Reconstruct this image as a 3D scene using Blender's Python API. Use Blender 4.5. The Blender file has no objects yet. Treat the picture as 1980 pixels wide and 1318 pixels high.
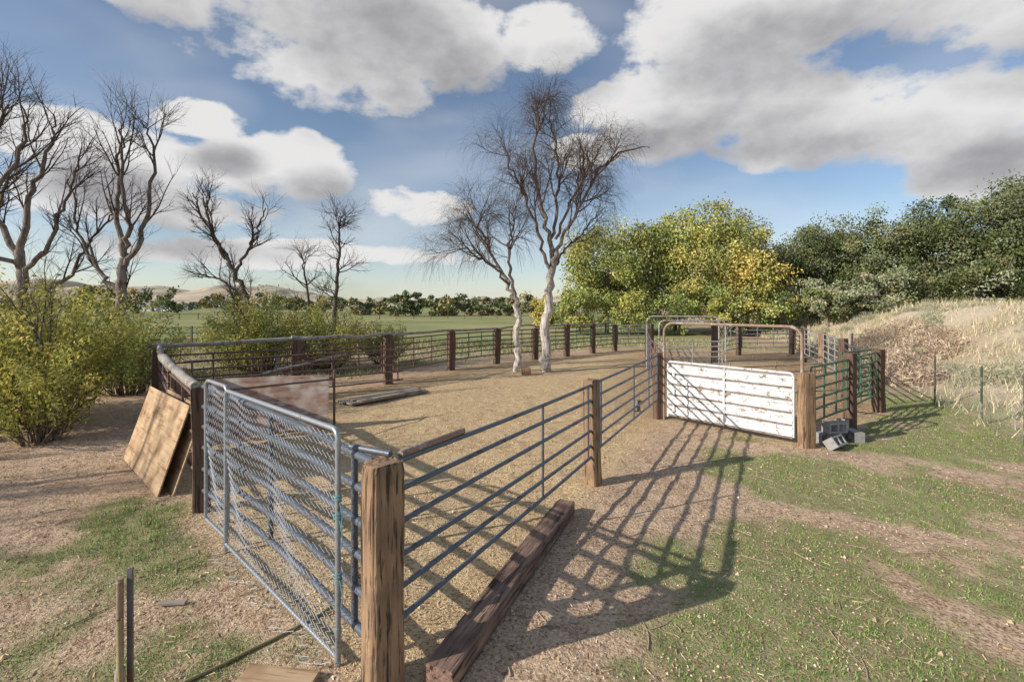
import bpy, math, numpy as np
from mathutils import Vector, Matrix
rad=math.radians
rng=np.random.default_rng(7)
S=bpy.context.scene
COL=S.collection
# ------------------------------------------------------------------ helpers
def link(o): COL.objects.link(o); return o
def mk(name, parts, mats, smooth=False, parent=None, loc=None):
    if not isinstance(mats,(list,tuple)): mats=[mats]
    vs=[];li=[];ls=[];cs=[];mi=[];off=0;lo=0
    hascol=any(len(p)>2 and p[2] is not None for p in parts)
    for p in parts:
        V=np.asarray(p[0],float).reshape(-1,3);F=np.asarray(p[1],int)
        C=p[2] if len(p)>2 else None
        m=p[3] if len(p)>3 else 0
        vs.append(V);li.append((F+off).ravel());k=F.shape[1]
        ls.append(lo+np.arange(F.shape[0])*k);lo+=F.size;off+=len(V)
        mi.append(np.full(F.shape[0],m))
        if hascol:
            cs.append(np.ones((len(V),3))*.5 if C is None else np.broadcast_to(np.asarray(C,float),(len(V),3)))
    V=np.concatenate(vs);L=np.concatenate(li);LS=np.concatenate(ls);MI=np.concatenate(mi)
    me=bpy.data.meshes.new(name)
    me.vertices.add(len(V));me.vertices.foreach_set('co',V.astype(np.float32).ravel())
    me.loops.add(len(L));me.loops.foreach_set('vertex_index',L.astype(np.int32))
    me.polygons.add(len(LS));me.polygons.foreach_set('loop_start',LS.astype(np.int32))
    me.polygons.foreach_set('material_index',MI.astype(np.int32))
    me.polygons.foreach_set('use_smooth',np.full(len(LS),smooth))
    me.update(calc_edges=True)
    if hascol:
        a=me.attributes.new('Col','FLOAT_COLOR','POINT')
        C=np.clip(np.concatenate(cs),.005,.95);a.data.foreach_set('color',np.c_[C,np.ones(len(C))].astype(np.float32).ravel())
    for m in mats: me.materials.append(m)
    o=bpy.data.objects.new(name,me);link(o)
    if parent: o.parent=parent
    if loc is not None:o.location=loc
    return o
def nrm(a): return a/np.maximum(np.linalg.norm(a,axis=-1,keepdims=True),1e-9)
def tubes(P,R,n=6,ref=None,caps=False):
    P=np.asarray(P,float)
    if P.ndim==2:P=P[None]
    N,K,_=P.shape
    R=np.broadcast_to(np.asarray(R,float),(N,K))
    T=nrm(np.gradient(P,axis=1))
    if ref is None:
        m=np.abs(nrm(P[:,-1]-P[:,0]))
        ref=np.where((m[:,2:3]>.7),np.array([[1.,0.13,0]]),np.array([[0,0.11,1.]]))
    else: ref=np.broadcast_to(np.asarray(ref,float),(N,3))
    U=nrm(np.cross(T,ref[:,None,:]));W=np.cross(T,U)
    a=np.arange(n)*2*np.pi/n
    V=P[:,:,None,:]+R[:,:,None,None]*(np.cos(a)[None,None,:,None]*U[:,:,None,:]+np.sin(a)[None,None,:,None]*W[:,:,None,:])
    idx=np.arange(N*K*n).reshape(N,K,n)
    A=idx[:,:-1,:];B=np.roll(A,-1,2);D=idx[:,1:,:];E=np.roll(D,-1,2)
    F=np.stack([A,B,E,D],-1).reshape(-1,4)
    out=[(V.reshape(-1,3),F)]
    if caps:
        out.append((V.reshape(-1,3),np.concatenate([idx[:,0,:][:,::-1],idx[:,-1,:]])))
    return out
def seg(p,q,r,n=10):
    p=np.array(p,float);q=np.array(q,float)
    return tubes(np.array([p,(p+q)/2,q]),r,n,caps=True)
def box(c,s):
    x,y,z=np.array(s)/2
    V=np.array([[-x,-y,-z],[x,-y,-z],[x,y,-z],[-x,y,-z],[-x,-y,z],[x,-y,z],[x,y,z],[-x,y,z]])+np.array(c)
    F=np.array([[0,3,2,1],[4,5,6,7],[0,1,5,4],[1,2,6,5],[2,3,7,6],[3,0,4,7]])
    return (V,F)
def bevel(o,w=.005,s=2):
    m=o.modifiers.new('bev','BEVEL');m.width=w;m.segments=s;m.limit_method='ANGLE';return o
def hsh(i,j,s):
    v=np.sin(i*127.1+j*311.7+s*74.7)*43758.5453
    return v-np.floor(v)
def vn(x,y,s=0):
    i=np.floor(x);j=np.floor(y);u=x-i;v=y-j;u=u*u*(3-2*u);v=v*v*(3-2*v)
    return (hsh(i,j,s)*(1-u)+hsh(i+1,j,s)*u)*(1-v)+(hsh(i,j+1,s)*(1-u)+hsh(i+1,j+1,s)*u)*v
def fbm(x,y,s=0,o=4):
    t=0;a=.5;n=0
    for k in range(o): t=t+a*vn(x*2**k,y*2**k,s+k*13);n+=a;a*=.5
    return t/n
def sst(x,a,b):
    t=np.clip((x-a)/(b-a),0,1);return t*t*(3-2*t)
# ------------------------------------------------------------------ node helpers
class NT:
    def __init__(s,nt): s.nt=nt
    def n(s,t,**k):
        nd=s.nt.nodes.new(t)
        for a,b in k.items(): setattr(nd,a,b)
        return nd
    def l(s,a,b): s.nt.links.new(a,b)
    def m(s,op,a,b=None,c=None,clamp=False):
        nd=s.n('ShaderNodeMath',operation=op);nd.use_clamp=clamp
        for i,v in enumerate((a,b,c)):
            if v is None: continue
            if isinstance(v,(int,float)): nd.inputs[i].default_value=v
            else: s.l(v,nd.inputs[i])
        return nd.outputs[0]
    def mix(s,f,a,b,bt='MIX'):
        nd=s.n('ShaderNodeMix',data_type='RGBA',blend_type=bt)
        for i,v in ((0,f),(6,a),(7,b)):
            if isinstance(v,(int,float)): nd.inputs[i].default_value=v
            elif isinstance(v,tuple): nd.inputs[i].default_value=(*v,1)
            else: s.l(v,nd.inputs[i])
        return nd.outputs[2]
    def mr(s,v,a,b,c=0,d=1,smooth=False):
        nd=s.n('ShaderNodeMapRange');nd.interpolation_type='SMOOTHSTEP' if smooth else 'LINEAR'
        s.l(v,nd.inputs[0])
        for i,x in zip((1,2,3,4),(a,b,c,d)): nd.inputs[i].default_value=x
        return nd.outputs[0]
    def noise(s,vec,sc,det=4,ro=.55,w=0):
        nd=s.n('ShaderNodeTexNoise');s.l(vec,nd.inputs['Vector'])
        nd.inputs['Scale'].default_value=sc;nd.inputs['Detail'].default_value=det;nd.inputs['Roughness'].default_value=ro
        nd.inputs['Distortion'].default_value=w
        return nd.outputs[0]
    def mapv(s,vec,sc=(1,1,1),loc=(0,0,0)):
        nd=s.n('ShaderNodeMapping');s.l(vec,nd.inputs[0]);nd.inputs['Scale'].default_value=sc;nd.inputs['Location'].default_value=loc
        return nd.outputs[0]
def newmat(name):
    m=bpy.data.materials.new(name);m.use_nodes=True;nt=m.node_tree;nt.nodes.clear()
    t=NT(nt);out=t.n('ShaderNodeOutputMaterial');b=t.n('ShaderNodeBsdfPrincipled')
    t.l(b.outputs[0],out.inputs[0]);return m,t,b,out
def bump(t,b,h,st=.5,dist=.01):
    n=t.n('ShaderNodeBump');n.inputs['Strength'].default_value=st;n.inputs['Distance'].default_value=dist
    t.l(h,n.inputs['Height']);t.l(n.outputs[0],b.inputs['Normal'])
def wood(name,c1,c2,c3,stretch=(22,22,1.4),crack=.5,bs=.8):
    m,t,b,_=newmat(name);tc=t.n('ShaderNodeTexCoord').outputs['Object']
    v=t.mapv(tc,stretch);n1=t.noise(v,1.0,5,.6,.3);n2=t.noise(t.mapv(tc,tuple(s*2.6 for s in stretch)),1.0,3,.6)
    n3=t.noise(tc,3.0,2,.5)
    c=t.mix(t.mr(n1,.35,.65),c1,c2);c=t.mix(t.mr(n3,.45,.7),c,c3)
    cr=t.mr(n1,.36,.42,1,0);cr2=t.mr(n2,.34,.40,1,0)
    k=t.m('MULTIPLY',t.m('MAXIMUM',cr,cr2),crack)
    c=t.mix(k,c,(.025,.017,.012))
    t.l(c,b.inputs['Base Color']);b.inputs['Roughness'].default_value=.88
    h=t.m('SUBTRACT',t.m('ADD',t.m('MULTIPLY',n1,.5),t.m('MULTIPLY',n2,.5)),k)
    bump(t,b,h,bs,.012);return m
def paint(name,c1,c2,rust=(.16,.07,.035),amt=.5,rough=.5,metal=0.,sc=6,bs=.25):
    m,t,b,_=newmat(name);tc=t.n('ShaderNodeTexCoord').outputs['Object']
    n1=t.noise(tc,sc,4,.7);n2=t.noise(tc,sc*7,3,.7)
    c=t.mix(t.mr(n2,.3,.7),c1,c2)
    r=t.mr(t.m('ADD',t.m('MULTIPLY',n1,.7),t.m('MULTIPLY',n2,.3)),.62-amt*.2,.68-amt*.17)
    c=t.mix(r,c,rust);t.l(c,b.inputs['Base Color'])
    t.l(t.m('ADD',t.m('MULTIPLY',r,.85-rough),rough),b.inputs['Roughness'])
    b.inputs['Metallic'].default_value=metal
    if bs: bump(t,b,n2,bs,.003)
    return m
def leafmat(name,tr=.3):
    m=bpy.data.materials.new(name);m.use_nodes=True;nt=m.node_tree;nt.nodes.clear();t=NT(nt)
    out=t.n('ShaderNodeOutputMaterial');at=t.n('ShaderNodeAttribute',attribute_name='Col')
    d=t.n('ShaderNodeBsdfDiffuse');t.l(at.outputs[0],d.inputs[0])
    if tr:
        tl=t.n('ShaderNodeBsdfTranslucent');mx=t.n('ShaderNodeMixShader');mx.inputs[0].default_value=tr
        t.l(at.outputs[0],tl.inputs[0]);t.l(d.outputs[0],mx.inputs[1]);t.l(tl.outputs[0],mx.inputs[2]);t.l(mx.outputs[0],out.inputs[0])
    else: t.l(d.outputs[0],out.inputs[0])
    return m
def barkmat(name):
    m=bpy.data.materials.new(name);m.use_nodes=True;nt=m.node_tree;nt.nodes.clear();t=NT(nt)
    out=t.n('ShaderNodeOutputMaterial');b=t.n('ShaderNodeBsdfDiffuse');t.l(b.outputs[0],out.inputs[0])
    at=t.n('ShaderNodeAttribute',attribute_name='Col').outputs[0]
    tc=t.n('ShaderNodeTexCoord').outputs['Object'];n=t.noise(t.mapv(tc,(9,9,2.2)),1.3,3,.65)
    c=t.mix(t.mr(n,.44,.64,.0,.7),at,(.07,.055,.045));t.l(c,b.inputs[0])
    return m
M_tieL=wood('weathered_tie_wood_light',(.235,.145,.085),(.40,.265,.155),(.19,.125,.08),crack=.85)
M_tieD=wood('weathered_tie_wood_dark',(.09,.055,.04),(.20,.125,.085),(.13,.075,.05),crack=.7)
M_tieG=wood('ground_tie_wood',(.12,.066,.05),(.34,.23,.17),(.085,.045,.038),crack=.85)
M_log=wood('grey_log_wood',(.22,.2,.18),(.42,.39,.36),(.3,.27,.23),stretch=(9,9,9),crack=.5)
M_ply=wood('plywood_face',(.44,.29,.16),(.58,.43,.27),(.28,.16,.085),stretch=(1.2,16,16),crack=.35,bs=.25)
M_ply2=wood('plywood_red_stained',(.34,.20,.15),(.46,.32,.25),(.66,.58,.50),stretch=(1.2,12,12),crack=.35,bs=.3)
M_lum=wood('grey_lumber',(.30,.26,.21),(.42,.37,.31),(.24,.19,.15),stretch=(1.5,18,18),crack=.35,bs=.4)
M_blue=paint('blue_grey_pipe',(.085,.105,.135),(.14,.165,.20),(.12,.08,.055),.4,.45,.2)
M_dark=paint('dark_grey_pipe',(.10,.105,.12),(.16,.165,.18),(.17,.09,.055),.6,.5,.2)
M_galv=paint('galvanised_pipe',(.30,.33,.37),(.42,.45,.49),(.2,.19,.18),.3,.4,.5)
M_maroon=paint('maroon_pipe',(.11,.055,.048),(.17,.095,.08),(.20,.14,.11),.6,.6)
M_green=paint('green_pipe',(.035,.12,.065),(.06,.17,.095),(.14,.10,.07),.5,.5)
M_silver=paint('silver_pipe',(.36,.38,.39),(.46,.48,.48),(.25,.14,.09),.5,.5,.3)
M_rustp=paint('rusty_pipe',(.22,.13,.08),(.34,.25,.19),(.42,.38,.33),.5,.75)
M_white=paint('white_gate_paint',(.64,.65,.67),(.76,.77,.79),(.24,.17,.12),.40,.5,0,7)
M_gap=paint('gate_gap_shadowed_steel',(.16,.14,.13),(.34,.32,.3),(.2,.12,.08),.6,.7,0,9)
M_wire=paint('galvanised_wire',(.50,.53,.57),(.64,.67,.70),(.3,.3,.3),.1,.45,.3,bs=0)
M_wired=paint('dull_wire',(.30,.31,.31),(.42,.43,.42),(.3,.24,.2),.4,.6,.2,bs=0)
M_conc=paint('grey_concrete',(.27,.27,.27),(.38,.38,.37),(.22,.2,.18),.3,.9,0,14)
M_hose=paint('hose_rubber',(.27,.22,.10),(.34,.28,.15),(.14,.11,.06),.2,.6)
M_tpost=paint('t_post_paint',(.06,.08,.06),(.09,.11,.08),(.35,.34,.31),.5,.6)
M_leaf=leafmat('leaf_foliage',.3)
M_fleaf=leafmat('distant_foliage',0)
M_blade=leafmat('grass_blade',0)
M_bark=barkmat('bare_bark')
M_roof=paint('barn_roof',(.3,.3,.31),(.4,.4,.41),(.25,.2,.18),.2,.6)
M_barnw=paint('white_siding',(.7,.7,.68),(.78,.78,.76),(.5,.48,.45),.1,.7)
M_glass=paint('dark_glass',(.03,.035,.04),(.04,.045,.05),(.05,.05,.05),.1,.2)
# ------------------------------------------------------------------ terrain
def bank_t(x,y):
    xb=np.interp(y,[-20,0,9,12.8,24,50,200],[7.5,8.2,9.9,11.6,16.2,24,60]);return x-xb
def height(x,y):
    x=np.asarray(x,float);y=np.asarray(y,float)
    t=bank_t(x,y);b=2.55*sst(t,-.2,9.5)*(1-sst(y,70,110))*sst(y,-8,4)
    b=b*(1+.16*(fbm(x*.35,y*.35,5)-.5))+sst(t,.5,3)*.5*(fbm(x*.9,y*.9,8)-.5)*(1-sst(y,60,90))
    near=1-sst(np.hypot(x,y),30,60)
    return b+near*(.07*(fbm(x*.6,y*.6,1)-.5)+.045*(fbm(x*3,y*3,2)-.5))-.01
pen1=np.array([(-.88,3.3),(1.19,7.05),(3.4,11.15),(5.6,20),(8.2,28.5),(5.85,27.6),(4.4,26.4),(2.8,24.8),(1.1,23.2),(-.7,21.7),(-2.45,19.4),(-4.1,16),(-6.2,13.9),(-8.7,11.9),(-6.3,8.9),(-3.95,6.15)])
pen2=np.array([(3.4,11.15),(5.39,8.84),(7.2,10.3),(9,11.86),(12,18.7),(14.8,25.6),(8.2,28.5),(5.6,20)])
def sdf(x,y,poly):
    d=np.full(np.shape(x),1e9);ins=np.zeros(np.shape(x),bool)
    n=len(poly)
    for i in range(n):
        a=poly[i];b=poly[(i+1)%n];e=b-a
        wx=x-a[0];wy=y-a[1];h=np.clip((wx*e[0]+wy*e[1])/(e@e),0,1)
        d=np.minimum(d,np.hypot(wx-e[0]*h,wy-e[1]*h))
        c=((a[1]>y)!=(b[1]>y));xi=(b[0]-a[0])*(y-a[1])/(b[1]-a[1]+1e-12)+a[0]
        ins^=c&(x<xi)
    return np.where(ins,d,-d)
def gz(x,y,cx,cy,rx,ry,ang=0):
    c,s=math.cos(ang),math.sin(ang);u=(x-cx)*c+(y-cy)*s;v=-(x-cx)*s+(y-cy)*c
    return np.exp(-(u/rx)**2-(v/ry)**2)
def masks(x,y):
    s1=sdf(x,y,pen1);s2=sdf(x,y,pen2);pen=np.maximum(s1,s2)
    inpen=sst(pen,-.35,.15)
    g=1.1*gz(x,y,-4.35,5.75,1.4,.5,-.75)+.62*gz(x,y,-4.8,4.7,1.8,.55,-.2)+.45*gz(x,y,-2.6,3.7,1.0,.5)+.5*gz(x,y,-4,3.2,1.6,.5)
    right=sst(x-(.552*(y-3.3)-.88),.6,2.1)
    g+=right*(.55+.75*gz(x,y,5.2,6.8,2.6,.8,-.35)+.5*gz(x,y,3.1,4.3,1.5,.8,-.5)+.4*gz(x,y,1.6,4.3,.8,.7)+.6*gz(x,y,8.5,9.3,1.6,1.2,.8)+.6*gz(x,y,10.6,12.5,1.6,1,.9)+.3*gz(x,y,3.6,8,1.2,.6)+.4*gz(x,y,2.0,3.0,2,.7)+.3*gz(x,y,4.5,5,2,.5))
    g-=.58*gz(x,y,4.2,5.8,2.6,.24,-.5)+.45*gz(x,y,6.2,8.3,2.4,.35,-.3)+.5*gz(x,y,2.4,6.5,1.5,.7,.4)+.45*gz(x,y,3.8,3.9,.4,1.6,.4)
    g=np.clip(g,0,1.3)*(1-inpen)
    n=fbm(x*1.9,y*1.9,31,5)
    green=sst(g*1.0+(n-.5)*2.2,.28,.78)*np.clip(g*2.4,0,1)
    behind=sst(-pen,.8,3)*sst(y+x*.55,8.3,11)*(1-sst(bank_t(x,y),-4,-1))
    behind=np.where(x>4,behind*sst(y,24,28),behind)
    field=sst(y,27,36)*(1-sst(bank_t(x,y),-8,-2))
    dry=sst(bank_t(x,y),-.6,1.2)
    edge=inpen*(1-sst(pen,0,2.2))*sst(y,9,13)+ .8*sst(s2,-.2,.6)*.6
    return green,inpen,dry,behind,field,edge
def sandy(x,y): return sst(fbm(x*.4+4,y*.4,91,4),.50,.64)
def axis(lo,hi,st,far,g=1.12):
    a=list(np.arange(lo,hi+1e-6,st));s=st
    while a[-1]<far: s*=g;a.append(a[-1]+s)
    s=st;b=[lo]
    while b[-1]>-far: s*=g;b.append(b[-1]-s)
    return np.array(b[1:][::-1]+a)
X=axis(-9,11,.09,2500);Y=axis(2,13,.08,2500)
GX,GY=np.meshgrid(X,Y);GZ=height(GX,GY);nx,ny=len(X),len(Y)
idx=np.arange(nx*ny).reshape(ny,nx)
F=np.stack([idx[:-1,:-1],idx[:-1,1:],idx[1:,1:],idx[1:,:-1]],-1).reshape(-1,4)
gr,pn,dr,bh,fl,ed=masks(GX,GY)
ed=np.where(dr>.5,sandy(GX,GY),ed)
M_ground,t,b,_=newmat('dirt_and_grass_ground')
ground=mk('ground',[(np.stack([GX,GY,GZ],-1).reshape(-1,3),F)],M_ground,True)
for nm,(a1,a2,a3) in {'maskA':(gr,pn,dr),'maskB':(bh,fl,ed)}.items():
    at=ground.data.attributes.new(nm,'FLOAT_COLOR','POINT')
    at.data.foreach_set('color',np.stack([a1,a2,a3,np.ones_like(a1)],-1).astype(np.float32).ravel())
tc=t.n('ShaderNodeTexCoord').outputs['Object']
sa=t.n('ShaderNodeSeparateColor');t.l(t.n('ShaderNodeAttribute',attribute_name='maskA').outputs[0],sa.inputs[0])
sb=t.n('ShaderNodeSeparateColor');t.l(t.n('ShaderNodeAttribute',attribute_name='maskB').outputs[0],sb.inputs[0])
nL=t.noise(tc,.7,2,.6);nM=t.noise(tc,5,3,.65);nF=t.noise(tc,32,3,.75);nB=t.noise(tc,.03,3,.6)
nS=t.noise(t.mapv(tc,(22,60,30)),1,1,.6,1.5)
dirt=t.mix(t.mr(nL,.35,.65),(.53,.37,.245),(.65,.485,.34))
dirt=t.mix(t.mr(nM,.48,.68),dirt,(.36,.24,.155))
dirt=t.mix(t.mr(nF,.53,.62),dirt,(.74,.59,.44))
dirt=t.mix(t.mr(nF,.36,.45,1,0),dirt,(.22,.14,.085))
straw=t.mix(t.mr(nM,.35,.65),(.53,.375,.205),(.72,.545,.32))
straw=t.mix(t.mr(nS,.54,.64),straw,(.80,.65,.42))
straw=t.mix(t.mr(nF,.36,.46,1,0),straw,(.27,.17,.09))
c=t.mix(sa.outputs[1],dirt,straw)
c=t.mix(t.m('MULTIPLY',sb.outputs[2],t.mr(nM,.35,.62,.2,.85)),c,(.29,.185,.12))
grn=t.mix(nF,(.10,.17,.045),(.24,.31,.10))
gm=t.m('MULTIPLY',sa.outputs[0],t.mr(nF,.40,.54,.05,.88))
c=t.mix(gm,c,grn)
bhc=t.mix(t.mr(nL,.35,.6),(.25,.24,.12),(.42,.34,.22));c=t.mix(t.m('MULTIPLY',sb.outputs[0],.9),c,bhc)
fc=t.mix(t.mr(nB,.40,.60),(.21,.26,.095),(.40,.36,.18));fc=t.mix(t.mr(nL,.4,.7,0,.4),fc,(.35,.32,.18));c=t.mix(sb.outputs[1],c,fc)
dc=t.mix(t.mr(nM,.35,.65),(.42,.35,.23),(.60,.50,.35));dc=t.mix(t.m('MULTIPLY',sb.outputs[2],t.mr(nM,.3,.6,.35,.85)),dc,(.72,.60,.45));c=t.mix(sa.outputs[2],c,dc)
t.l(c,b.inputs['Base Color']);b.inputs['Roughness'].default_value=.95
b.inputs['Specular IOR Level'].default_value=.1
h=t.m('ADD',t.m('MULTIPLY',nM,.7),t.m('MULTIPLY',nF,.5));bump(t,b,h,1.0,.06)

def zh(x,y): return height(x,y)
def blades(x,y,z,h,w,col,lean=.5):
    n=len(x);a=rng.uniform(0,2*np.pi,n);b2=rng.uniform(0,2*np.pi,n);l=rng.uniform(0,lean,n)*h
    base=np.stack([x,y,z],-1);s=np.stack([np.cos(a)*w/2,np.sin(a)*w/2,np.zeros(n)],-1)
    tip=base+np.stack([np.cos(b2)*l,np.sin(b2)*l,h],-1)
    V=np.stack([base-s,base+s,tip],1).reshape(-1,3);Fc=np.arange(3*n).reshape(n,3)
    return (V,Fc,np.repeat(col,3,axis=0))
def pal(n,cols,j=.15):
    cols=np.array(cols);i=rng.integers(0,len(cols),n)
    return cols[i]*(1+rng.normal(0,j,(n,1)))*(1+rng.normal(0,j*.3,(n,3)))
N=480000
x=rng.uniform(-7,13,N);y=2.2+(rng.uniform(0,1,N)**1.4)*13
g=masks(x,y)[0]*(.2+.8*sst(fbm(x*6,y*6,77,3),.40,.60))
k=(rng.uniform(0,1,N)<g)&(np.abs(x)<1.25*y+1.2)
x,y=x[k],y[k];n=len(x)
hh=rng.uniform(.012,.045,n)*(1+1.0*gz(x,y,-4.35,5.75,1.3,.5,-.75))
mk('grass',[blades(x,y,zh(x,y)-.004,hh,rng.uniform(.004,.010,n),pal(n,[(.18,.34,.07),(.26,.42,.11),(.14,.27,.06),(.38,.39,.17),(.28,.37,.13)],.2),.8)],M_blade)
def litter(x,y,L,W,col,lift=.006):
    n=len(x);a=rng.uniform(0,np.pi,n);tlt=rng.normal(0,.15,n)
    c=np.stack([x,y,zh(x,y)+lift],-1)
    d=np.stack([np.cos(a),np.sin(a),tlt],-1)*L[:,None]/2;s=np.stack([-np.sin(a),np.cos(a),rng.normal(0,.4,n)],-1)*W[:,None]/2
    V=np.stack([c-d-s,c+d-s,c+d+s,c-d+s],1).reshape(-1,3)
    return (V,np.arange(4*n).reshape(n,4),np.repeat(col,4,axis=0))
N=200000
x=rng.uniform(-9,12,N);y=2.2+(rng.uniform(0,1,N)**1.5)*16
_,pn_,dr_,bh_,_,_=masks(x,y)
k=(rng.uniform(0,1,N)<(.28+.72*pn_)*(1-bh_)*(.2+.8*sst(fbm(x*1.7,y*1.7,9),.38,.6)))&(np.abs(x)<1.25*y+1.2)
x,y=x[k],y[k];n=len(x)
mk('straw_litter',[litter(x,y,rng.uniform(.012,.08,n),rng.uniform(.002,.007,n),pal(n,[(.82,.67,.43),(.68,.52,.30),(.52,.38,.22),(.32,.22,.13)],.15))],M_blade)
N=36000
x=rng.uniform(-8,12,N);y=2.2+(rng.uniform(0,1,N)**1.6)*10
k=(np.abs(x)<1.25*y+1.2)&(fbm(x*1.1,y*1.1,44)>.40);x,y=x[k],y[k];n=len(x)
r=rng.uniform(.003,.014,n)*(1+1.2*(rng.uniform(0,1,n)>.97))
o8=np.array([[1,0,0],[0,1,0],[-1,0,0],[0,-1,0],[0,0,.8],[0,0,-.5]])
V=(np.stack([x,y,zh(x,y)+r*.2],-1)[:,None,:]+o8[None]*r[:,None,None]*rng.uniform(.6,1.3,(n,6,1)))
Fo=np.array([[0,1,4],[1,2,4],[2,3,4],[3,0,4],[1,0,5],[2,1,5],[3,2,5],[0,3,5]])
FF=(Fo[None]+np.arange(n)[:,None,None]*6).reshape(-1,3)
mk('dirt_clods',[(V.reshape(-1,3),FF,np.repeat(pal(n,[(.52,.38,.26),(.38,.26,.18),(.66,.53,.40)],.15),6,axis=0))],M_blade)
tw=[];
for i in range(260):
    x0=rng.uniform(-6,7);y0=rng.uniform(2.8,12);a=rng.uniform(0,6.28);L=rng.uniform(.08,.45)
    p=np.array([[x0+L*s*math.cos(a+.3*s),y0+L*s*math.sin(a+.3*s),0] for s in np.linspace(0,1,5)]);p[:,2]=zh(p[:,0],p[:,1])+.008
    tw.append(p)
T=tubes(np.array(tw),np.linspace(.006,.002,5)[None],4);mk('fallen_twigs',[(T[0][0],T[0][1],np.array([.42,.33,.24]))],M_blade)
N=150000
x=rng.uniform(8,45,N);y=rng.uniform(4,50,N);t_=bank_t(x,y)
k=(t_>-.5)&(t_<20)&(x<1.3*y+2)&(rng.uniform(0,1,N)<(.15+.85*sst(fbm(x*.8,y*.8,61),.42,.6))*(1-.75*sandy(x,y)));x,y=x[k],y[k];n=len(x)
big=1+y*.05
hh=rng.uniform(.08,.34,n)*(.5+fbm(x*.5,y*.5,3))*(.6+.4*big)
cc=pal(n,[(.64,.54,.37),(.54,.45,.31),(.70,.60,.43),(.33,.34,.20),(.42,.41,.27)],.14)
mk('dry_bank_grass',[blades(x,y,zh(x,y)-.02,hh,.012*big+.006,cc,.9)],M_blade)
N=110000
x=rng.uniform(-30,16,N);y=rng.uniform(9,36,N);m_=masks(x,y)
k=(m_[3]*(1-m_[1])>.3)&(rng.uniform(0,1,N)<.15+.85*sst(fbm(x*.7,y*.7,66),.44,.6));x,y=x[k],y[k];n=len(x)
mk('rough_grass',[blades(x,y,zh(x,y)-.02,rng.uniform(.06,.3,n),.02*np.ones(n)+.0006*y,pal(n,[(.27,.29,.11),(.42,.37,.20),(.2,.24,.08),(.5,.43,.27)],.15),.9)],M_blade)

# ------------------------------------------------------------------ posts
def tie(name,base,h,w,d,rot,mat,seed,axisdir=None):
    r=np.random.default_rng(seed);nz=34;m=36
    a=np.arange(m)*2*np.pi/m+.13
    ex=.22
    cx=np.sign(np.cos(a))*np.abs(np.cos(a))**ex*w/2;cy=np.sign(np.sin(a))*np.abs(np.sin(a))**ex*d/2
    ang=r.normal(0,.010,m)
    for j in r.integers(0,m,5): ang[j]-=r.uniform(.04,.12)
    V=[];bend=r.normal(0,.01,2)
    for i in range(nz):
        tt=i/(nz-1);z=tt*h
        k=1+ang*(.4+.6*sst(tt,.2,1))+r.normal(0,.006,m)+(.02*math.sin(tt*9+seed))
        if i==nz-1:k=k-.05
        zz=(r.normal(0,.007,m) if i>=nz-2 else 0*cx)
        V.append(np.stack([cx*k+bend[0]*math.sin(tt*3),cy*k+bend[1]*math.sin(tt*3),z+zz],-1))
    V=np.concatenate(V);idx=np.arange(nz*m).reshape(nz,m)
    A=idx[:-1];B=np.roll(A,-1,1);D=idx[1:];E=np.roll(D,-1,1)
    Fq=np.stack([A,B,E,D],-1).reshape(-1,4)
    o=mk(name,[(V,Fq),(V,np.array([idx[-1],idx[0][::-1]]))],mat)
    o.location=base
    if axisdir is not None:
        q=Vector(axisdir).to_track_quat('Z','Y');o.rotation_mode='QUATERNION';o.rotation_quaternion=q
    else: o.rotation_euler=(r.normal(0,.012),r.normal(0,.012),rot)
    return o
def P3(x,y,z=0):return np.array([x,y,z],float)
A=P3(-.88,3.3);B=P3(1.19,7.05);C=P3(3.4,11.15);D=P3(5.39,8.84);E=P3(7.2,10.3);Fp=P3(9.0,11.86);H=P3(-3.95,6.15);I=P3(-6.3,8.9);G=P3(-8.7,11.9)
ab=math.atan2(3.75,2.07)
tie('railroad_tie_post',(A[0],A[1],-.1),1.62,.235,.20,ab-.25,M_tieL,1)
tie('railroad_tie_post',(B[0],B[1],-.1),1.62,.21,.19,ab-.2,M_tieL,2)
tie('railroad_tie_post',(C[0]-.02,C[1],-.1),1.60,.22,.2,.3,M_tieD,3)
tie('railroad_tie_post',(D[0],D[1],-.1),1.46,.24,.2,.2,M_tieL,4)
tie('railroad_tie_post',(E[0],E[1],-.1),1.68,.2,.2,.5,M_tieD,5)
tie('railroad_tie_post',(Fp[0],Fp[1],-.1),1.62,.24,.22,.5,M_tieD,6)
tie('railroad_tie_post',(H[0],H[1],-.1),1.66,.2,.2,.6,M_tieD,7)
tie('railroad_tie_post',(I[0]+.12,I[1]+.1,-.1),1.52,.24,.22,.7,M_tieL,8)
tie('railroad_tie_post',(G[0],G[1],-.1),1.6,.24,.2,.5,M_tieD,9)
back=[(-6.2,13.9,1.6),(-4.1,16,1.6),(-2.45,19.4,1.55),(-.7,21.7,1.55),(1.1,23.2,1.5),(2.8,24.8,1.6),(4.4,26.4,1.6),(5.85,27.6,1.5),(8.2,28.5,1.5)]
for i,(x,y,h) in enumerate(back): tie('railroad_tie_post',(x,y,-.1),h+.1,.27,.23,.6,M_tieD,20+i)
tie('railroad_tie_post',(9.2,22,-.1),1.8,.24,.22,.1,M_tieD,40)
tie('railroad_tie_post',(5.75,20.3,-.1),1.7,.24,.22,.1,M_tieD,41)
for i,(x,y) in enumerate([(14.8,25.6),(12.0,18.7),(10.4,15.2),(13.4,22.2),(11.8,25.2)]): tie('railroad_tie_post',(x,y,-.1),1.65,.22,.2,.4,M_tieD if i!=1 else M_tieL,50+i)
tie('wood_fence_post',(11.6,16.6,-.1),1.75,.14,.14,.4,M_lum,60)
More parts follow.
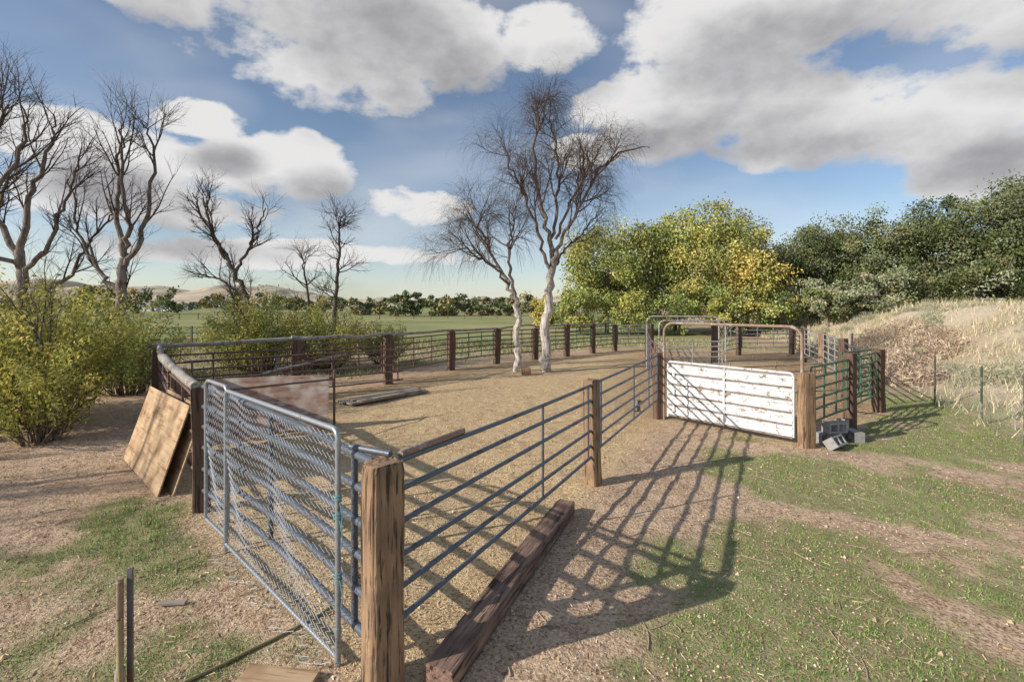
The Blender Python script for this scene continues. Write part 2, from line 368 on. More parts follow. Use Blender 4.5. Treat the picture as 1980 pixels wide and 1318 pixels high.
tie('railroad_tie_beam',(-.50,3.25,.085),3.05,.225,.17,0,M_tieG,71,axisdir=(1.18,2.8,.0))

# ------------------------------------------------------------------ panels
def panel(name,p,q,zs,stiles,r,mat,r2=None,gap=.0,curve=0.,zq=None,sl=.0):
    p=np.array(p,float);q=np.array(q,float);d=q-p;L=np.linalg.norm(d);u=d/L
    p=p+u*gap;q=q-u*gap;parts=[]
    nrml=np.array([-u[1],u[0],0])
    K=9
    tt=np.linspace(0,1,K)
    zq=zs if zq is None else zq
    for j,(z0,z1) in enumerate(zip(zs,zq)):
        pts=p[None]*(1-tt[:,None])+q[None]*tt[:,None]+nrml*(curve*np.sin(tt*np.pi))[:,None]
        pts[:,2]=z0*(1-tt)+z1*tt+rng.normal(0,.008)*np.sin(tt*np.pi)-sl*np.sin(tt*np.pi)
        parts+=tubes(pts,r,10,caps=True)
    for s in stiles:
        c=p*(1-s)+q*s+nrml*(curve*math.sin(s*math.pi))
        a=c.copy();a[2]=(zs[0]*(1-s)+zq[0]*s)-.0;bq=c.copy();bq[2]=zs[-1]*(1-s)+zq[-1]*s
        parts+=seg(a,bq,r2 or r*.8,8)
    return mk(name,parts,mat,True)
zA=[1.50,1.29,1.06,.82,.59,.37]
panel('pipe_fence_panel',A,B,zA,[.02,.60,.97],.021,M_blue,.015,.1,0,[1.45,1.23,1.03,.8,.58,.42])
mk('rusty_pipe_stub',seg((-.80,3.46,1.535),(-.42,4.15,1.525),.026,10),M_rustp,True)
panel('pipe_fence_panel',B,C,[1.46,1.26,1.06,.86,.66,.46],[.05,.5,.78,.97],.02,M_blue,.016,.12)
panel('pipe_fence_panel',H,A+P3(-.02,.02),[1.58,1.33,1.08,.82,.55,.28],[.03,.5,.93],.032,M_blue,.026,.1,.06,[1.50,1.27,1.02,.78,.52,.24])
mk('pipe_bracket',seg((-1.20,3.60,1.55),(-.86,3.42,1.55),.024)+seg((-1.02,3.40,0),(-1.02,3.40,.45),.02),M_blue,True)
zG=[1.45,1.25,1.05,.85,.65,.42]
panel('pipe_fence_panel',D,E,zG,[.04,.35,.66,.97],.021,M_green,.017,.12)
panel('pipe_fence_panel',E,Fp,zG,[.04,.33,.66,.97],.021,M_green,.017,.1)
panel('pipe_fence_panel',Fp+P3(-.15,.25),P3(10.4,15.2),zG,[.04,.5,.97],.021,M_dark,.017,.1)
panel('pipe_fence_panel',P3(7.6,11.2),Fp+P3(.1,.25),[1.5,1.3,1.08,.86,.64,.4],[.03,.5,.97],.021,M_green,.02,.05)
pp=[(10.4,15.2),(12,18.7),(13.4,22.2),(14.8,25.6),(11.8,25.2),(9.2,22)]
for i in range(5):
    panel('pipe_fence_panel',P3(*pp[i]),P3(*pp[i+1]),[1.52,1.3,1.08,.86,.64,.4],[.03,.33,.66,.97],.024,[M_silver,M_silver,M_maroon,M_silver,M_silver][i],.02,.12)
panel('pipe_fence_panel',P3(6.0,13.6),P3(9.4,14.6),[1.05,.85,.65,.4],[.03,.5,.97],.022,M_rustp,.02,.05)
panel('pipe_fence_panel',C+P3(.1,.2),P3(4.45,15.5),[1.5,1.3,1.1,.9,.65,.4],[.03,.5,.97],.022,M_maroon,.018,.12)
panel('pipe_fence_panel',P3(4.45,15.5),P3(5.6,20),[1.5,1.3,1.1,.9,.65,.4],[.03,.5,.97],.022,M_dark,.018,.12)
panel('pipe_fence_panel',P3(5.8,20.3),P3(8.2,28.5),[1.5,1.3,1.1,.9,.65,.4],[.03,.33,.66,.97],.022,M_green,.018,.12)
pts=[(G[0],G[1])]+[(b_[0],b_[1]) for b_ in back]
mt=[M_maroon,M_maroon,M_maroon,M_green,M_maroon,M_dark,M_green,M_green,M_silver]
for i in range(len(pts)-1):
    zz=[1.45,1.25,1.05,.85,.65,.4] if i!=0 else [1.35,1.15,.95,.75,.5,.3]
    panel('pipe_fence_panel',P3(*pts[i]),P3(*pts[i+1]),zz,[.04,.35,.66,.96],.024 if i<3 else .027,mt[i],.022,.13)
panel('pipe_fence_panel',I,G,[1.35,1.15,.95,.75,.5,.3],[.04,.5,.96],.024,M_maroon,.02,.15)
panel('pipe_fence_panel',H,I,[1.35,1.1,.85,.6,.35],[.04,.5,.96],.022,M_maroon,.02,.15)
panel('pipe_fence_panel',P3(-7.6,11.1),P3(-3.2,14.4),[1.3,1.1,.85,.65,.4],[.03,.3,.62,.97],.022,M_maroon,.022,.05)
def log(p,q,r0,r1,w,seed):
    r=np.random.default_rng(seed);K=22;tt=np.linspace(0,1,K);p=np.array(p);q=np.array(q)
    P=p*(1-tt[:,None])+q*tt[:,None]
    for k in (1,2,4): P[:,:]+=np.sin(tt*np.pi*k+r.uniform(0,3))[:,None]*r.normal(0,w/k,3)
    R=(r0*(1-tt)+r1*tt)*(1+r.normal(0,.06,K))
    return mk('log_rail',tubes(P,R,12,caps=True),M_log,True)
log((H[0]-.05,H[1]-.1,1.62),(-6.4,8.95,1.56),.062,.07,.04,1)
log((-6.2,8.8,1.60),(-8.85,12.05,1.58),.07,.055,.04,2)
log((-8.9,11.8,1.60),(-5.9,14.15,1.64),.05,.06,.04,3)
log((-6.3,13.8,1.66),(-4.0,16.1,1.66),.055,.05,.05,4)
log((-4.3,15.8,1.62),(-2.4,19.5,1.60),.045,.05,.03,5)
for i in range(3,8):
    a=pts[i];b_=pts[i+1];log((a[0],a[1],1.57),(b_[0],b_[1],1.57),.045,.04,.03,10+i)
log((-7.3,12.2,.6),(-5.0,14.6,1.1),.04,.03,.04,31)

# ------------------------------------------------------------------ bow frames
def bow(p,q,h,r,rc=.22,z0=0.):
    p=np.array(p,float);q=np.array(q,float);u=(q-p);L=np.linalg.norm(u);u/=L
    pts=[(0,z0),(0,h*.5),(0,h-rc)]
    for a in np.linspace(0,np.pi/2,7)[1:]: pts.append((rc-rc*math.cos(a),h-rc+rc*math.sin(a)))
    pts.append((L/2,h))
    for a in np.linspace(np.pi/2,0,7): pts.append((L-rc+rc*math.cos(a),h-rc+rc*math.sin(a)))
    pts+=[(L,h*.5),(L,z0)]
    W=np.array([p+u*s+np.array([0,0,z]) for s,z in pts])
    return tubes(W,r,10,ref=(-u[1],u[0],0),caps=True)
cd=(D-C)/np.linalg.norm(D-C)
mk('bow_gate_frame',bow(C+cd*.12,D-cd*.08,2.2,.028),M_rustp,True)
mk('bow_gate_frame',bow((5.55,19.9,0),(8.35,19.5,0),2.15,.03,.25)+bow((5.75,18.9,0),(8.3,18.8,0),2.0,.026,.2),M_silver,True)
panel('pipe_gate',P3(5.8,18.85),P3(8.25,18.8),[1.2,1.0,.8,.6,.35],[.03,.5,.97],.022,M_silver,.02)
gp=C+cd*.22;gq=D-cd*.22;u=(gq-gp);L=np.linalg.norm(u);u/=L
root=bpy.data.objects.new('white_metal_gate',None);link(root);root.location=gp;root.rotation_euler=(0,0,math.atan2(u[1],u[0]))
fr=[]
def flt(pt,r=.022,n=10,caps=True): return tubes(np.array(pt),r,n,ref=(0,1,0),caps=caps)
fr+=flt([(0,0,.08),(0,0,.7),(0,0,1.26),(.02,0,1.31),(.06,0,1.33),(L/2,0,1.33),(L-.06,0,1.33),(L-.02,0,1.31),(L,0,1.26),(L,0,.7),(L,0,.14)])
fr.append(box((L*.5,-.035,.72),(.04,.02,1.16)))
for k in range(3): fr.append(box((.17,-.05,.3+k*.36),(.05,.03,.13)))
o=mk('frame',fr,M_white,False,root)
rl=[]
for k in range(6): rl+=flt([(0.02,0.012,.12+k*.234),(L/2,0.012,.12+k*.234),(L-.02,0.012,.12+k*.234)],.02)
mk('rails',rl,M_gap,True,root)
sl=[]
for k in range(5):
    z0=.138+k*.234
    prof=[(.010,0),(-.022,.010),(-.026,.055),(-.006,.068),(-.006,.130),(-.026,.143),(-.022,.190),(.010,.200)]
    nxs=20;xs=np.linspace(.02,L-.02,nxs);V=[]
    for X_ in xs:
        wv=rng.normal(0,.003);wz=rng.normal(0,.003)
        V+=[(X_,yy-.004+wv,z0+zz+wz) for yy,zz in prof]
    V=np.array(V);idx=np.arange(len(V)).reshape(nxs,len(prof))
    sl.append((V,np.stack([idx[:-1,:-1],idx[1:,:-1],idx[1:,1:],idx[:-1,1:]],-1).reshape(-1,4)))
o=mk('slats',sl,M_white,False,root);m=o.modifiers.new('s','SOLIDIFY');m.thickness=.003

# ------------------------------------------------------------------ chain link gate
def chain_gate(p,q,h,z0,parent,pitch=.072,seed=0,sag=0.):
    p=np.array(p,float);q=np.array(q,float);d=q-p;L=np.linalg.norm(d);u=d/L;nr=np.array([-u[1],u[0],0])
    rows=int((h-z0)/pitch)*2;nc=int(L/pitch)
    s=np.arange(rows+1)
    zz=z0+(h-z0)*s/rows
    P=[]
    for i in range(nc+1):
        off=np.where(s%2==0,-.53,.53)
        x_=np.clip((i+off+.5)*pitch,0,L)
        bul=.04*np.sin(x_*5+zz*3)*np.sin(zz*2.2)+np.where(s%2==0,.002,-.002)
        sg=-sag*np.sin(np.pi*x_/L)+.02*np.sin(x_*7)
        P.append(p[None]+u[None]*x_[:,None]+nr[None]*bul[:,None]+np.stack([0*zz,0*zz,zz+sg*(zz/h)],-1))
    T=tubes(np.array(P),.0029,3)
    return mk('chain_link_mesh',T,M_wire,False,parent)
g1p=P3(-3.03,5.12);g1q=P3(-1.26,3.50)
root=bpy.data.objects.new('chain_link_gate',None);link(root)
mk('frame',bow(g1p,g1q,1.70,.020,.07,.0)+seg(g1p+P3(0,0,.08),g1q+P3(0,0,.05),.018),M_galv,True,root)
chain_gate(g1p,g1q,1.66,.02,root,seed=1,sag=.05)
root2=bpy.data.objects.new('chain_link_gate',None);link(root2)
g2p=P3(-3.62,5.72);g2q=P3(-3.07,5.22)
mk('frame',bow(g2p,g2q,1.72,.02,.1,.06)+seg(g2p+P3(0,0,.08),g2q+P3(0,0,.08),.018),M_galv,True,root2)
chain_gate(g2p,g2q,1.66,.08,root2,seed=2)
cl=[]
for z in (.25,.6,.95,1.3,1.6):
    for c0 in (g1p,g1q,g2q): cl+=seg(c0+P3(0,0,z-.02),c0+P3(0,0,z+.02),.026,8)
mk('hinge_clamps',cl,M_galv,True,root)
P=[]
for i in range(30):
    tt=i/30;c0=g1p*(1-tt)+g1q*tt;L0=.18+.1*math.sin(i)
    P.append([c0+P3(0,0,.12),c0+P3(-.03,-.04,.06),c0+P3(-.07,-.08,.03),c0+P3(-.03-L0*.3,-.02-L0*.5,.02),c0+P3(.02,-L0*.8,.05)])
mk('mesh_curl',tubes(np.array(P),.0026,3),M_wire,False,root)
M_twine=paint('blue_twine',(.08,.35,.42),(.12,.45,.5),(.1,.3,.35),.1,.7)
tw=[]
for z in (1.18,1.05,.62):
    a=np.linspace(0,12.5,30);tw+=tubes(np.stack([g1q[0]+.027*np.cos(a),g1q[1]+.027*np.sin(a),z+a*.004],-1),.004,5)
    tw+=tubes(np.array([g1q+P3(.02,-.02,z),g1q+P3(.05,-.05,z-.08),g1q+P3(.04,-.05,z-.19)]),.003,5)
mk('baling_twine',tw,M_twine,True)

# ------------------------------------------------------------------ boards
def board(name,o0,ux,uy,th,mat,w=None,h=None):
    o0=Vector(o0);X_=(Vector(ux)-o0);Y_=(Vector(uy)-o0);w=w or X_.length;h=h or Y_.length
    xa=X_.normalized();za=xa.cross(Y_).normalized();ya=za.cross(xa)
    ob=mk(name,[box((w/2,h/2,0),(w,h,th))],mat)
    Mx=Matrix((xa,ya,za)).transposed().to_4x4();Mx.translation=o0;ob.matrix_world=Mx
    return bevel(ob,.003,1)
board('plywood_sheet',(-4.8,6.55,.0),(-6.72,8.33,.0),(-4.52,6.82,1.22),.019,M_ply,2.44,1.24)
board('plywood_sheet',(-4.62,6.60,.0),(-6.4,8.3,.0),(-4.36,6.86,1.15),.019,M_ply,2.2,1.2)
board('plywood_sheet',(-6.05,9.45,.04),(-3.85,10.1,.04),(-6.15,9.75,1.08),.018,M_ply2,2.3,1.12)
board('plywood_sheet',(-5.6,8.15,.1),(-4.9,9.3,.1),(-5.6,8.15,.95),.018,M_ply2)
mk('brace_stake',seg((-3.86,10.50,0),(-3.86,10.50,1.2),.025)+seg((-5.22,8.37,0),(-5.22,8.37,1.3),.025)+seg((-3.86,10.5,1.0),(-5.22,8.37,1.1),.02),M_maroon,True)
for i,(w_,z_,ox) in enumerate([(.28,.03,0),(.28,.03,.31),(.25,.085,.1),(.2,.085,.42)]):
    o=mk('lumber_plank',[box((0,0,0),(2.7-.2*i,w_,.05))],M_lum);o.location=(-3.62+ox*.62,13.75-ox*.7,z_+.01);o.rotation_euler=(0,0,math.atan2(1.9,1.75)+.03*i);bevel(o,.004)
o=mk('wood_board',[box((0,0,0),(.52,.28,.03))],M_ply);o.location=(-1.62,3.28,.03);o.rotation_euler=(.04,.02,-.12);bevel(o)
o=mk('wood_board',[box((0,0,0),(.22,.045,.02))],M_lum);o.location=(-2.95,4.2,.02);o.rotation_euler=(0,0,.1)
o=mk('wood_board',[box((0,0,0),(1.5,.14,.03))],M_lum);o.location=(3.2,12.6,.03);o.rotation_euler=(0,0,1.3)
tie('tree_stump',(.52,18.3,-.05),.30,.36,.34,0,M_tieL,91)
hp=np.array([(-2.6,3.0),(-2.35,3.2),(-2.16,3.42),(-1.95,3.68),(-1.78,3.86),(-1.62,4.05),(-1.55,4.25),(-1.62,4.5)])
tt=np.linspace(0,7,40);hx=np.interp(tt,range(8),hp[:,0]);hy=np.interp(tt,range(8),hp[:,1])
mk('garden_hose',tubes(np.stack([hx,hy,zh(hx,hy)+.014],-1),.012,8),M_hose,True)
root=bpy.data.objects.new('water_standpipe',None);link(root)
mk('pipe',seg((-2.27,2.8,-.05),(-2.27,2.8,1.02),.018)+seg((-2.27,2.8,.35),(-2.27,2.8,.5),.026),M_rustp,True,root)
mk('stake',[box((-2.235,2.83,.5),(.03,.012,1.12)),box((-2.235,2.842,.5),(.008,.02,1.12))],M_dark,False,root)
mk('riser_hose',tubes(np.array([(-2.25,2.77,.8),(-2.235,2.76,.5),(-2.2,2.76,.2),(-2.15,2.78,.03),(-2.3,2.95,.02),(-2.6,3.0,.02)]),.014,8),M_hose,True,root)
def block(loc,rot):
    w,h,d=.39,.19,.19;tk=.032
    parts=[box((0,-(d-tk)/2,0),(w,tk,h)),box((0,(d-tk)/2,0),(w,tk,h))]
    for xx in (-(w-tk)/2,0,(w-tk)/2): parts.append(box((xx,0,0),(tk,d-2*tk,h-.002)))
    o=mk('concrete_block',parts,M_conc);o.location=loc;o.rotation_euler=rot
block((5.85,8.75,.12),(.9,0,.6));block((6.15,9.35,.09),(0,0,.3));block((6.35,9.3,.29),(0,0,.9));block((6.1,9.15,.30),(1.57,0,.2));block((6.45,9.6,.09),(0,0,1.2));block((5.95,9.25,.1),(1.57,0,.4));block((6.6,9.35,.09),(1.57,0,1.5))
# ------------------------------------------------------------------ wire fence right
wf=[(10.4,16.6),(11.2,12.8),(10.3,10.6),(9.45,8.9),(9.2,6.5)]
root=bpy.data.objects.new('wire_fence',None);link(root)
tp=[];wires=[]
for i,(x,y) in enumerate(wf):
    z=float(zh(x,y));tp.append(box((x,y,z+.6),(.035,.012,1.35)));tp.append(box((x,y+.02,z+.6),(.01,.028,1.33)))
mk('t_posts',tp,M_tpost,False,root)
for i in range(len(wf)-1):
    a=np.array(wf[i]);b_=np.array(wf[i+1]);L=np.linalg.norm(b_-a);tt=np.linspace(0,1,9)
    X_=a[0]+(b_[0]-a[0])*tt;Y_=a[1]+(b_[1]-a[1])*tt;Z_=zh(X_,Y_)
    for k in range(11): wires.append(np.stack([X_,Y_,Z_*.5+(Z_[0]*(1-tt)+Z_[-1]*tt)*.5+.02+k*.105+.02*np.sin(tt*6+k)],-1))
    for s in np.arange(0,1,.13/L):
        x_=a[0]+(b_[0]-a[0])*s;y_=a[1]+(b_[1]-a[1])*s;z_=float(zh(x_,y_));zz=np.linspace(.02,1.07,9)
        wires.append(np.stack([np.full(9,x_),np.full(9,y_),z_+zz],-1))
mk('wire_mesh',tubes(np.array(wires),.0019,3),M_wired,False,root)

# ------------------------------------------------------------------ bare trees
def perp(d,r):
    v=r.normal(0,1,3);v-=d*(v@d);return v/np.linalg.norm(v)
def grow(out,p,d,L,r0,lvl,cfg,r):
    K=8;wig=cfg['wig'][lvl];tr=cfg['trop'][lvl];pts=[p.copy()];ds=[d.copy()]
    for k in range(K-1):
        d=d+r.normal(0,wig,3)+np.array([0,0,tr]);d/=np.linalg.norm(d);p=p+d*L/(K-1);pts.append(p);ds.append(d)
    rr=np.linspace(r0,r0*cfg['taper'][lvl],K)
    out.append((np.array(pts),rr,lvl))
    if lvl+1<len(cfg['wig']): kids(out,np.array(pts),rr,np.array(ds),L,lvl,cfg,r)
def kids(out,pts,rr,ds,L,lvl,cfg,r):
    n=cfg['n'][lvl];K=len(pts)
    for i in range(n):
        s=r.uniform(cfg['start'][lvl],1)*(K-1);k=min(int(s),K-2);f=s-k
        p=pts[k]*(1-f)+pts[k+1]*f;d=ds[k];a=r.normal(cfg['ang'][lvl],.22)
        nd=d*math.cos(a)+perp(d,r)*math.sin(a);nd/=np.linalg.norm(nd)
        L2=cfg['len'][lvl+1]*r.uniform(.5,1.15)*(1-.35*s/(K-1));r2=min(rr[k]*.65,cfg['rad'][lvl+1])
        grow(out,p,nd,L2,r2,lvl+1,cfg,r)
def limb(pts,r0,r1,K=20,seed=0,w=.05):
    r=np.random.default_rng(seed);pts=np.array(pts,float);n=len(pts)
    P=np.vstack([2*pts[0]-pts[1],pts,2*pts[-1]-pts[-2]]);tt=np.linspace(0,n-1,K);o=[]
    for t_ in tt:
        i=min(int(t_),n-2);f=t_-i;a,b_,c,d=P[i:i+4]
        o.append(.5*((2*b_)+(-a+c)*f+(2*a-5*b_+4*c-d)*f*f+(-a+3*b_-3*c+d)*f**3))
    o=np.array(o);o[1:]+=r.normal(0,w,(K-1,3))
    return o,np.linspace(r0,r1,K)
def tree(name,limbs,cfg,colf,seed,rs=1.):
    r=np.random.default_rng(seed);out=[]
    for li,(pts,r0,r1,nk) in enumerate(limbs):
        P,R=limb(pts,r0*rs,r1*rs,20,seed+li);ds=nrm(np.gradient(P,axis=0))
        out.append((P,R,0))
        if nk>0:
            c2=dict(cfg);c2['n']=[nk]+list(cfg['n'][1:]);kids(out,P,R,ds,1,0,c2,r)
    parts=[]
    for K in sorted({len(o[0]) for o in out}):
        for n,lo,hi in ((3,0,.012),(5,.012,.05),(12,.05,9)):
            g_=[o for o in out if len(o[0])==K and lo<=o[1][0]<hi]
            if not g_: continue
            P=np.array([o[0] for o in g_]);R=np.array([o[1] for o in g_])
            V,Fq=tubes(P,R,n)[0];cc=colf(V,np.repeat(R.reshape(-1),n));parts.append((V,Fq,cc))
    return mk(name,parts,M_bark,True)
def colw(z1=3,pale=(.66,.61,.55),dark=(.125,.095,.08),mid=(.32,.27,.235)):
    def f(V,R):
        t_=np.clip(sst(R,.012,.10),0,1)[:,None];c=np.array(dark)*(1-t_)+np.array(mid)*t_
        w=(1-sst(V[:,2],z1-.6,z1+1.8))[:,None]*t_;return c*(1-w)+np.array(pale)*w
    return f
cfgW=dict(wig=[0,.11,.12,.10,.07],trop=[0,.07,.03,-.10,-.27],taper=[1,.35,.35,.4,.6],n=[10,6,5,3],start=[.3,.15,.15,.1],ang=[.55,.65,.65,.6],len=[0,2.0,1.3,.95,1.1],rad=[0,.034,.019,.011,.0082])
yt=19.0
def L_(pts): return [(x,yt+dy,z) for x,dy,z in pts]
big=[
 (L_([(1.34,0,-.1),(1.33,0,.6),(1.38,0,2.0),(1.46,.0,3.2),(1.6,0,4.4)]),.21,.14,0),
 (L_([(1.6,0,4.4),(1.45,.1,5.4),(1.15,.2,6.6),(.9,.3,8.6),(1.0,.2,10.0),(1.05,.1,10.9)]),.10,.02,13),
 (L_([(1.6,0,4.3),(1.9,-.2,5.2),(2.45,-.4,6.1),(3.2,-.5,7.6),(4.2,-.4,8.5),(5.3,-.3,8.7)]),.085,.02,11),
 (L_([(1.55,0,4.5),(1.75,.3,6),(1.9,.6,7.8),(1.7,.5,9.2),(1.5,.3,10.0)]),.08,.02,12),
 (L_([(1.5,0,4.0),(1.0,-.4,5.3),(.45,-.8,6.8),(-.1,-.9,7.8),(-.2,-.8,8.3)]),.07,.02,11),
 (L_([(1.6,0,4.0),(2.1,.5,4.8),(2.9,.9,5.6),(3.6,1.2,6.5)]),.06,.015,7),
 (L_([(1.7,0,5.2),(2.4,-.6,6.8),(2.7,-1.0,8.0),(2.4,-1,8.8)]),.06,.015,9),
]
tree('bare_willow_tree',big,cfgW,colw(2.8),11)
yt=19.2
sm=[
 (L_([(.24,0,-.1),(.22,0,1.2),(.2,0,2.2),(.05,0,3.0)]),.14,.10,0),
 (L_([(.05,0,3.0),(-.3,.2,3.8),(-.9,.3,4.8),(-1.3,.2,5.8),(-1.2,.1,6.3)]),.08,.02,11),
 (L_([(.1,0,2.9),(-.1,-.4,4.2),(-.05,-.7,5.4),(.1,-.8,6.1)]),.07,.02,8),
 (L_([(-.1,0,3.4),(-.9,-.5,4.2),(-1.7,-.8,4.7),(-2.1,-.8,4.9)]),.055,.015,9),
]
tree('bare_willow_tree',sm,cfgW,colw(2.4),22)
cfgD=dict(wig=[0,.09,.09,.07],trop=[0,.10,.05,.02],taper=[1,.3,.3,.4],n=[9,6,5],start=[.2,.12,.12],ang=[.5,.6,.6],len=[0,2.2,1.2,.65],rad=[0,.032,.015,.009])
DK=dict(dark=(.10,.08,.07),mid=(.29,.25,.22))
yt=15.7
t1=[
 (L_([(-12.9,0,-.2),(-12.85,0,1.6),(-12.7,0,3.4),(-12.55,0,4.3)]),.22,.15,3),
 (L_([(-12.6,0,4.2),(-12.9,.1,5.6),(-12.9,.2,7.2),(-13.0,.2,8.4)]),.12,.02,7),
 (L_([(-12.6,0,4.2),(-12.3,-.2,5.4),(-12.45,-.3,7.2),(-12.35,-.3,8.5)]),.11,.02,7),
 (L_([(-12.55,0,3.9),(-12.0,0,4.9),(-11.7,0,6.4),(-11.75,.1,7.9),(-12.1,.1,8.6)]),.11,.02,9),
 (L_([(-12.75,0,3.0),(-13.6,.2,3.8),(-14.4,.3,5.2),(-14.7,.4,6.8)]),.10,.02,9),
]
tree('dead_cottonwood_tree',t1,cfgD,colw(0,**DK),33,.8)
yt=17.0
t2=[
 (L_([(-17.0,0,-.2),(-17.2,0,2.5),(-17.3,0,4.5)]),.3,.2,2),
 (L_([(-17.3,0,4.4),(-17.0,.1,6.5),(-16.4,.2,8.2),(-16.3,.2,9.4)]),.16,.03,9),
 (L_([(-17.3,0,4.2),(-18.3,.1,6.1),(-18.6,.2,8.4),(-18.2,.2,10.2)]),.16,.03,9),
 (L_([(-17.2,0,3.6),(-16.2,-.2,4.6),(-15.4,-.2,6.4),(-15.0,-.2,7.8)]),.13,.03,10),
 (L_([(-17.2,0,2.8),(-16.0,.4,3.6),(-15.2,.4,4.9),(-14.0,.4,6.3)]),.11,.03,9),
 (L_([(-17.3,0,4.0),(-18.0,-.6,4.6),(-17.0,-1.0,6.0),(-16.4,-1.2,7.0),(-15.9,-1.3,8.2)]),.12,.02,9),
]
tree('dead_cottonwood_tree',t2,cfgD,colw(0,**DK),44,.7)
yt=12.5
t2b=[(L_([(-15.0,0,-.2),(-15.2,0,2.6),(-14.6,0,4.6),(-13.2,0,5.6),(-12.6,0,7.0),(-12.7,.0,7.8)]),.17,.02,12),
 (L_([(-15.0,0,4.0),(-14.4,.4,6.2),(-13.8,.4,7.2),(-13.4,.4,8.0)]),.1,.02,8)]
tree('dead_cottonwood_tree',t2b,cfgD,colw(0,**DK),45,.7)
yt=2.2
t2c=[(L_([(-19,0,-.2),(-19.1,0,2.2),(-18.9,0,3.8)]),.28,.2,2),
 (L_([(-18.9,0,3.8),(-18.2,.3,5.4),(-17.9,.5,7.4)]),.16,.03,8),
 (L_([(-18.9,0,3.6),(-19.4,-.6,5.6),(-19.5,-.9,7.8)]),.15,.03,8),
 (L_([(-18.9,0,3.0),(-18.0,-.9,4.4),(-17.4,-1.6,6.2)]),.12,.03,7),
 (L_([(-18.9,0,2.6),(-19.2,1.2,3.9),(-19.0,1.9,5.8)]),.12,.03,7)]
tree('dead_cottonwood_tree',t2c,cfgD,colw(0,**DK),46,1.1)
yt=25
t3=[
 (L_([(-13.3,0,-.2),(-13.6,0,1.8),(-13.9,0,3.2),(-14.6,0,4.8)]),.2,.14,2),
 (L_([(-14.6,0,4.8),(-15.3,0,6.0),(-16.1,0,7.2),(-16.4,0,8.4)]),.12,.03,8),
 (L_([(-14.3,0,4.3),(-13.8,.3,5.6),(-13.3,.3,6.6),(-12.9,.3,7.6)]),.10,.03,8),
 (L_([(-14.8,0,5.0),(-15.5,-.4,7.2),(-15.2,-.4,8.8)]),.1,.02,8),
 (L_([(-13.9,0,3.0),(-15.2,.2,3.9),(-16.4,.2,4.2)]),.09,.02,7),
]
cfgE=dict(cfgD);cfgE['wig']=[0,.14,.15,.12];cfgE['len']=[0,2.0,1.3,.7];cfgE['n']=[9,6,5];cfgE['rad']=[0,.04,.02,.012]
tree('dead_cottonwood_tree',t3,cfgE,colw(0,dark=(.075,.06,.055),mid=(.15,.125,.11)),55,.85)
yt=30
cfgF=dict(cfgE);cfgF['ang']=[1.15,.7,.7];cfgF['trop']=[0,.03,.05,.02];cfgF['start']=[.25,.2,.2];cfgF['len']=[0,2.4,1.4,.8]
t4=[
 (L_([(-11.2,0,-.2),(-11.0,0,2.5),(-10.8,0,5),(-10.7,0,7.0),(-10.6,0,8.2)]),.18,.03,26),
 (L_([(-12.3,0,-.2),(-12.6,0,2.5),(-12.9,0,5.0),(-13.1,0,6.0)]),.12,.02,14),
]
tree('dead_cottonwood_tree',t4,cfgF,colw(0,dark=(.075,.06,.055),mid=(.13,.11,.1)),66,.9)
yt=13
t5=[(L_([(-8.6,5,-.1),(-8.9,5,1.2),(-9.8,5,2.1),(-10.5,5,3.0)]),.09,.02,6),(L_([(-7.6,6,-.1),(-9.4,6.3,1.4),(-11.4,6.3,2.3)]),.06,.02,4),
    (L_([(-8.8,-3.6,-.1),(-9.4,-3.4,.9),(-9.6,-3.2,1.9),(-10.2,-3,2.6)]),.05,.012,5),(L_([(-11.6,-3.8,.05),(-10.6,-4.0,.3),(-9.9,-4.0,.05)]),.12,.07,2)]
tree('dead_branches',t5,cfgD,colw(0,dark=(.13,.11,.1)),77)

# ------------------------------------------------------------------ foliage
def leaves(c,L,W,col,up=.0):
    n=len(c);d=nrm(rng.normal(0,1,(n,3))+np.array([0,0,up]));s=nrm(np.cross(d,rng.normal(0,1,(n,3))))
    L=np.broadcast_to(L,(n,))[:,None];W=np.broadcast_to(W,(n,))[:,None]
    V=np.stack([c-d*L/2,c+s*W/2,c+d*L/2,c-s*W/2],1).reshape(-1,3)
    return (V,np.arange(4*n).reshape(n,4),np.repeat(col,4,axis=0))
def crown(cx,cy,z0,z1,rx,ry,ncl,nl,size,cols,fill=.75,cl=.26,j=.13):
    cz=(z0+z1)/2;rz=(z1-z0)/2
    d=nrm(rng.normal(0,1,(ncl,3)));rr=rng.uniform(.25,1,(ncl,1))**.45*fill*rng.uniform(.8,1.28,(ncl,1))
    cc=np.array([cx,cy,cz])+d*rr*np.array([rx,ry,rz])
    pc=np.array(cols);ci=rng.integers(0,len(pc),ncl)
    C_=[];K_=[]
    for i in range(ncl):
        n=int(nl*rng.uniform(.35,1.4));r=cl*min(rx,rz)*rng.uniform(.45,1.35)
        q=nrm(rng.normal(0,1,(n,3)))*(rng.uniform(0,1,(n,1))**.4)*r*np.array([1.15,1.15,.8])
        q+=rng.normal(0,r*.22,(n,3))
        C_.append(cc[i]+q);base=pc[ci[i]]*(1+rng.normal(0,.16))
        K_.append(base*(1+rng.normal(0,j,(n,1)))*(1+rng.normal(0,.05,(n,3))))
    C_=np.concatenate(C_);K_=np.clip(np.concatenate(K_),.01,.9)
    return leaves(C_,size*rng.uniform(.7,1.4,len(C_)),size*.6,K_),cc
